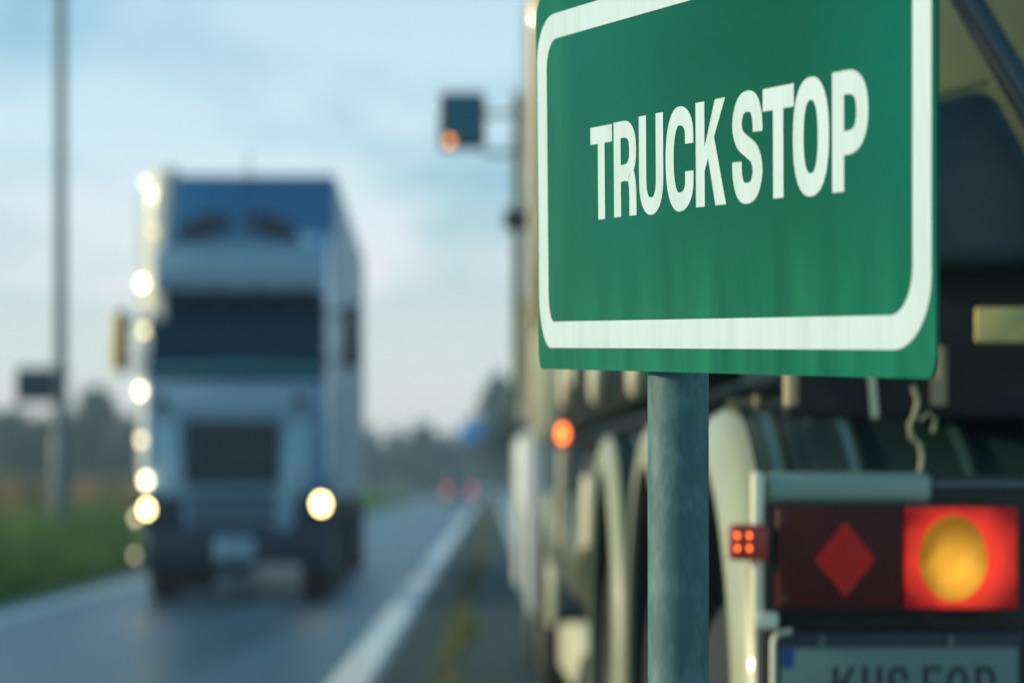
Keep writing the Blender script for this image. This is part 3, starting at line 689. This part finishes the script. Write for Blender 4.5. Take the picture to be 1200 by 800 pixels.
# cab
bm = BM(); prism_x(bm, [(12.1,1.75),(12.1,4.75),(12.5,4.95),(14.0,4.8),(14.6,3.6),(14.75,1.75)], 0.0, 2.5); link('cab', bm, mat('olive_tan_cab_paint', (.30,.26,.13), .35, .1, coat=.4, dirt=(.22,.19,.10)), TK, bevel=.09, seg=3)
bm = BM(); prism_x(bm, [(12.6,2.6),(12.6,3.5),(13.9,3.5),(14.35,2.6)], -.004, .02); link('side_window', bm, glass, TK)
bm = BM(); prism_x(bm, [(14.61,2.6),(14.45,3.55),(14.49,3.56),(14.72,2.6)], .15, 2.35); link('windscreen', bm, glass, TK)
bm = BM(); box(bm, -.03, 2.53, 13.9, 15.0, .50, 1.70); link('front_bumper', bm, mat('pale_blue_white_paint', (.58,.62,.60), .4, .1, coat=.3), TK, bevel=.10, seg=3)
bm = BM(); box(bm, .0, .35, 11.9, 12.7, .45, 1.70); link('cab_step', bm, palegrey, TK, bevel=.05)
g_ = link('mudguard', fender(13.3, .62, .66, .55, math.radians(-10), math.radians(190), x0=-.01), fend_m, TK, ang=50)
link('sunlit_lip', fender(13.3, .62, .66, .55, math.radians(-10), math.radians(190), x0=-.01, trim=True), palegrey, g_, ang=50)
wheel(TK, .2, 13.3, .52, .34, -1); wheel(TK, 2.3, 13.3, .52, .34, 1)
wheel(TK, .25, 10.4, .52, .5, -1); wheel(TK, 2.25, 10.4, .52, .5, 1)
g_ = link('mudguard', fender(10.4, .62, .66, .65, math.radians(-10), math.radians(190), x0=.02), fend_m, TK, ang=50)
link('sunlit_lip', fender(10.4, .62, .66, .65, math.radians(-10), math.radians(190), x0=.02, trim=True), trim_m, g_, ang=50)
bm = BM(); tube(bm, [(-.02, 14.55, 1.9), (-.02, 14.5, 4.3)], .025, 8); link('grab_rail', bm, mat('green_rail_paint', (.03,.12,.07), .4), TK)
# mirror of the tanker's cab
Ym = 19.0
def RL(px, py): # local to TK near the cab
    p = at(px, py, Ym); v = Matrix.Rotation(-.02, 3, 'Z') @ (p-Vector((.5, 5.0, 0))); return v
mi = empty('wing_mirror', (0, 0, 0)); mi.parent = TK
a = RL(514, 174); b = RL(569, 107)
bm = BM(); box(bm, a.x, b.x, a.y, a.y+.12, a.z, b.z); link('housing', bm, mat('black_mirror_shell', (.012,.018,.022), .35, coat=.3), mi, bevel=.035, seg=3)
bm = BM(); box(bm, a.x+.03, b.x-.03, a.y-.006, a.y+.004, a.z+.03, b.z-.03); link('glass', bm, mat('mirror_glass', (.008,.11,.19), .2, .3, var=.1), mi)
for py in (133, 178):
    q = RL(566, py); bm = BM(); tube(bm, [(q.x, q.y+.06, q.z), (.02, q.y+.02, q.z)], .022, 10)
    link('arm', bm, mat('grey_arm', (.25,.32,.36), .5), mi)
q = RL(527, 166); bm = BM(); disc_y(bm, q.x, q.z, q.y-.006, .03, .008, 20, dome=.008); link('indicator_lamp', bm, mat('lit_mirror_lamp', (.7,.3,.08), .3, emit=(1,.34,.03), estr=2.4), mi)
q = RL(598, 256); bm = BM(); box(bm, q.x-.05, .03, q.y, q.y+.08, q.z-.08, q.z+.07); link('kerb_mirror', bm, mat('black_mirror_shell', (0,0,0)), TK, bevel=.02)

# ================================================================== ONCOMING LORRY
LO = tag(empty('box_lorry', (-2.80, 28, 0), .02), 'oncoming box lorry with blue grey cab, dark windscreen and lit headlights', 'lorry')
blue = mat('blue_trailer_paint', (.006,.15,.33), .38, .0, var=.1, vscale=2, coat=.3)
cabp = mat('steel_blue_cab_paint', (.08,.25,.44), .35, .15, var=.08, vscale=2, coat=.4)
cabl = mat('silver_blue_panel_paint', (.25,.40,.52), .32, .15, var=.08, vscale=3, coat=.4)
dk_ = mat('dark_plastic', (.010,.022,.035), .45)
def P(px, py): return ((px-275.4)/107., EYE+(565-py)/107.)
W = 1.075
# trailer box
bm = BM(); box(bm, -1.12, 1.0, 2.7, 14.2, 1.15, 5.02); link('cargo_box', bm, [mat('grey_trailer_side', (.50,.56,.58), .5, var=.1, vscale=2, dirt=(.16,.17,.17), damt=.4), blue], LO, bevel=.03)
bm = BM(); box(bm, -1.10, .985, 2.66, 2.697, 1.3, 5.0); link('headboard', bm, blue, LO, bevel=.02)
for k in range(7):
    yy = 3.2+k*1.6; bm = BM(); box(bm, 1.001, 1.015, yy, yy+.07, 1.2, 4.9); link('side_rib', bm, palegrey, LO)
bm = BM(); box(bm, -.9, .9, 2.5, 14.1, .95, 1.145); link('chassis', bm, chas, LO)
# cab shell
prof = [(.10,.80),(.04,1.2),(.02,2.42),(.10,2.52),(.42,3.42),(.40,3.55),(.62,3.95),(1.05,4.16),(2.25,4.25),(2.25,.80)]
bm = BM(); prism_x(bm, prof, -.98, .98); link('cab', bm, cabp, LO, bevel=.06, seg=3)
# windscreen
bm = BM(); x0, _ = P(173, 0); x1, _ = P(381, 0)
def wz(z): return .10+(z-2.52)*(.32/.90)
za, zb = 2.50, 3.42
v = [(x0,wz(za)-.012,za),(x1,wz(za)-.012,za),(x1-.03,wz(zb)-.012,zb),(x0+.03,wz(zb)-.012,zb)]
q0 = [bm.verts.new(p) for p in v]; q1 = [bm.verts.new((p[0], p[1]+.03, p[2])) for p in v]
bm.faces.new(q0); bm.faces.new(q1[::-1])
for i in range(4): bm.faces.new((q0[i], q1[i], q1[(i+1) % 4], q0[(i+1) % 4]))
link('windscreen', bm, mat('windscreen_glass', (.001,.026,.055), .12, 0, var=0, spec=.25, rvar=.02), LO)
bm = BM(); tube(bm, [(x0+.06, .07, 2.56), (0, .04, 2.60), (x1-.06, .07, 2.56)], .035, 8); link('windscreen_reflection', bm, mat('teal_reflection', (.05,.34,.38), .35), LO)  # teal tube painted as the reflection low in the windscreen
bm = BM(); box(bm, x0+.02, x1-.02, -.01, .10, 2.43, 2.50); link('scuttle_panel', bm, dk_, LO, bevel=.02)
for s_ in (0, 1):
    bm = BM(); xs = -.75+s_*.8; tube(bm, [(xs, .05, 2.56), (xs+.5, .10, 2.68)], .014, 8); link('wiper', bm, chas, LO)
# sun visor with scalloped lower edge
bm = BM(); top = [P(184+k*8, 292-6*math.sin(PI*k/24)) for k in range(25)]; lowe = [P(180+k*8.2, 339+1.3*math.cos(k*PI/3)) for k in range(25)]
pr = top+lowe[::-1]; prism_y(bm, pr, .02, .32); link('sun_visor', bm, cabl, LO, bevel=.012)
for k in range(4):
    bm = BM(); x_, z_ = P(210+k*45, 345); box(bm, x_-.08, x_+.08, .16, .3, z_-.04, z_+.05); link('visor_bracket', bm, dk_, LO)
# roof dome and two dark air intakes
bm = BM(); pr = [P(205+k*7.2, 275-16*math.sin(PI*k/20)) for k in range(21)]; pr = [P(190,300)]+pr+[P(362,300)]; prism_y(bm, pr, .46, 1.4); link('roof_dome', bm, mat('mid_blue_roof_paint', (.08,.20,.36), .4, coat=.3), LO, bevel=.02)
for c0, c1 in ((205, 268), (284, 345)):
    bm = BM(); k_ = 12; t_ = []; b2 = []
    for k in range(k_+1):
        f_ = k/k_; g = f_ if c0 < 250 else 1-f_
        x_ = c0+(c1-c0)*f_; yc = 268-14*math.sin(PI*.5*g) if True else 0
        t_.append(P(x_, yc-3-8*math.sin(PI*f_))); b2.append(P(x_, yc+6+8*math.sin(PI*f_)))
    prism_y(bm, t_+b2[::-1], .40, .455); link('roof_lamp_pod', bm, dk_, LO)
bm = BM(); tube(bm, [(.05, 1.2, 4.25), (.07, 1.2, 5.1)], .012, 6); link('antenna', bm, chas, LO)
# side air deflectors, convex, catching the sun
defl = mat('pale_deflector_paint', (.66,.66,.58), .35, .0, coat=.4)
for s_ in (-1, 1):
    bm = BM(); pr = []
    n = 12; r_ = .34
    for k in range(n+1):
        a = PI/2*k/n; pr.append((-1.12+r_*(1-math.cos(a)), .72-.42*math.sin(a)))
    pr += [(-.78, 1.0), (-1.12, 1.0)]
    zs = [(1.40, 0), (2.4, .0), (3.6, .0), (4.2, .01), (4.72, .05), (4.80, .10)] if s_ < 0 else [(1.40, 0), (3.6, .0), (3.95, .05), (4.1, .12)]
    rings = [[bm.verts.new(((x+d_)*(-s_) if s_ > 0 else x+d_, y, z)) for x, y in pr] for z, d_ in zs]
    for a, b in zip(rings, rings[1:]):
        for i in range(len(pr)): bm.faces.new((a[i], a[(i+1) % len(pr)], b[(i+1) % len(pr)], b[i]))
    bm.faces.new(rings[0]); bm.faces.new(rings[-1][::-1])
    if s_ > 0:
        for v in bm.verts: v.co.x -= .10; v.co.y += .35
    link('side_deflector', bm, defl if s_ < 0 else mat('shaded_deflector_paint', (.55,.66,.72), .35, coat=.4), LO)  # right deflector tinted bluer, as the shaded copy of the left one
# bonnet panel, pillars, grille
bm = BM(); pr = [P(182,447), P(372,447), P(366,492), P(338,492), P(328,618), P(222,618), P(212,492), P(186,492)]; prism_y(bm, pr, -.02, .05); link('bonnet_panel', bm, cabl, LO, bevel=.015)
for sgn, pts_ in ((-1, [P(186,494), P(211,494), P(217,560), P(232,640), P(212,640), P(184,560)]), (1, [P(366,494), P(339,494), P(329,560), P(318,640), P(344,640), P(368,560)])):
    bm = BM(); prism_y(bm, pts_, -.045, .06); link('grille_surround', bm, mat('silver_trim_paint', (.28,.45,.54), .32, .2, coat=.3), LO, bevel=.02)
bm = BM(); a = P(218,568); b = P(328,492); box(bm, a[0], b[0], -.035, -.018, a[1], b[1])
for k in range(5):
    z_ = a[1]+(k+.5)*(b[1]-a[1])/5; box(bm, a[0]+.02, b[0]-.02, -.055, -.032, z_-.018, z_+.018)
link('grille', bm, mat('dark_blue_grille', (.002,.020,.036), .4), LO)
bm = BM(); a = P(224,622); b = P(322,574)
for k in range(3):
    z_ = a[1]+(k+.5)*(b[1]-a[1])/3; box(bm, a[0], b[0], -.06, -.022, z_-.05, z_+.045)
link('lower_grille', bm, mat('slate_blue_slat', (.025,.07,.10), .4), LO, bevel=.012)
for px, py in ((190,471),(352,469)):
    x_, z_ = P(px, py); bm = BM(); disc_y(bm, x_, z_, -.02, .075, .03, 20, dome=.02); link('wiper_pivot', bm, dk_, LO)
# bumper, plate, headlamps
bm = BM(); a = P(172,662); b = P(388,622); box(bm, a[0], b[0], -.10, .25, a[1], b[1]+.03); box(bm, a[0], a[0]+.42, -.08, .2, b[1], 1.20); box(bm, b[0]-.40, b[0], -.08, .2, b[1], 1.20)
link('bumper', bm, mat('navy_bumper', (.005,.020,.050), .45), LO, bevel=.05, seg=3)
bm = BM(); a = P(252,655); b = P(300,629); box(bm, a[0], b[0], -.125, -.10, a[1], b[1]); link('number_plate', bm, mat('pale_plate', (.30,.42,.50), .4), LO, bevel=.01)
hl = mat('lit_headlamp', (1,.9,.6), .3, emit=(1,.74,.26), estr=15)
for px, py, r_ in ((377,590,.072),(174,596,.056)):
    x_, z_ = P(px, py); h_ = empty('headlamp', (0, 0, 0)); h_.parent = LO
    bm = BM(); box(bm, x_-.12, x_+.12, -.10, .02, z_-.15, z_+.17); link('housing', bm, dk_, h_, bevel=.03)
    bm = BM(); disc_y(bm, x_, z_, -.101, r_, .01, 24, dome=.015); link('bulb', bm, hl, h_)
glint = [(168,212,.030,2.4),(177,268,.026,1.6),(164,330,.036,6),(166,386,.034,3.2),(162,457,.036,7.5),(163,515,.034,3.4),(173,563,.038,9),(161,606,.030,2.6),(160,650,.03,1.1)]  # glowing discs added for the glints along the cab's left edge
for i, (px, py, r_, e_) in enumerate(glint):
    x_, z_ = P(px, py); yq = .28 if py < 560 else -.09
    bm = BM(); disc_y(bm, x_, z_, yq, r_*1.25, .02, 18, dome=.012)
    link('glint_disc', bm, mat('glint_glow_%d' % i, (.9,.85,.6), .3, emit=((1,.86,.40) if i == 3 else (1,.82,.52)), estr=e_), LO)
bm = BM(); tube(bm, [(-1.08, .30, .7), (-1.08, .30, 4.5)], .012, 8); link('glint_rail', bm, defl, LO)
# mirrors
for s_, (pa, pb) in ((-1, ((127,433),(143,364))), (1, ((402,430),(420,354)))):
    a = P(*pa); b = P(*pb); m_ = empty('wing_mirror', (0, 0, 0)); m_.parent = LO
    bm = BM()
    if s_ > 0: box(bm, a[0], b[0], .28, .50, a[1], b[1])
    else: tube(bm, [(a[0]+.09, .40, a[1]), (a[0]+.09, .40, b[1])], .10, 20)
    link('housing', bm, mat('sunlit_mirror_shell', (.75,.55,.05), .4, coat=.2) if s_ < 0 else mat('black_mirror_shell', (0,0,0)), m_, bevel=.05, seg=3)  # ochre stands in for sunlight on the left mirror
    if s_ < 0:
        bm = BM(); box(bm, b[0]-.085, b[0]+.022, .285, .50, a[1]-.02, b[1]+.02); link('mirror_shaded_half', bm, dk_, m_, bevel=.02)  # dark box for the mirror half turned away from the sun
    for z_ in (a[1]+.1, b[1]-.1):
        bm = BM(); tube(bm, [((b[0] if s_ < 0 else a[0]), .4, z_), (s_*.95, .5, z_)], .02, 8); link('arm', bm, dk_, m_)
for q_ in ((.978, .99), (-.99, -.978)):
    bm = BM(); prism_x(bm, [(.55,2.5),(.75,3.35),(1.5,3.35),(1.5,2.4)], *q_); link('door_window', bm, glass, LO)
for yy, wd in ((1.15,.34),(4.1,.5),(9.9,.36),(11.2,.36),(12.5,.36)):
    for s_ in (-1, 1): wheel(LO, s_*(.86 if wd < .4 else .80), yy, .50, wd, s_)
bm = BM(); box(bm, -.7, .7, 9.7, 9.95, .5, .95); link('axle_beam', bm, chas, LO)

# ================================================================== HAZE
bm = BM(); box(bm, -2100, 2100, -80, 3100, -1.3, 13.5)
hm = bpy.data.materials.new('air_haze'); hm.use_nodes = True; N = hm.node_tree.nodes; L = hm.node_tree.links
for n_ in list(N):
    if n_.type != 'OUTPUT_MATERIAL': N.remove(n_)
pv = N.new('ShaderNodeVolumePrincipled'); pv.inputs['Density'].default_value = .0011; pv.inputs['Color'].default_value = (.66,.86,1,1); pv.inputs['Anisotropy'].default_value = 0
L.new(pv.outputs[0], [n_ for n_ in N if n_.type == 'OUTPUT_MATERIAL'][0].inputs['Volume'])
HAZE = True
if HAZE:
    tag(link('haze', bm, hm, smooth=False), 'pale blue haze over the distant trees', 'haze', kind='stuff')

# ================================================================== RENDER SETTINGS
SC.render.engine = 'CYCLES'
SC.view_settings.view_transform = 'Standard'; SC.view_settings.look = 'None'; SC.view_settings.gamma = 1; SC.view_settings.exposure = .24
SC.cycles.use_denoising = True
SC.cycles.volume_bounces = 1
SC.cycles.max_bounces = 6; SC.cycles.diffuse_bounces = 3; SC.cycles.glossy_bounces = 3
SC.cycles.sample_clamp_indirect = 6
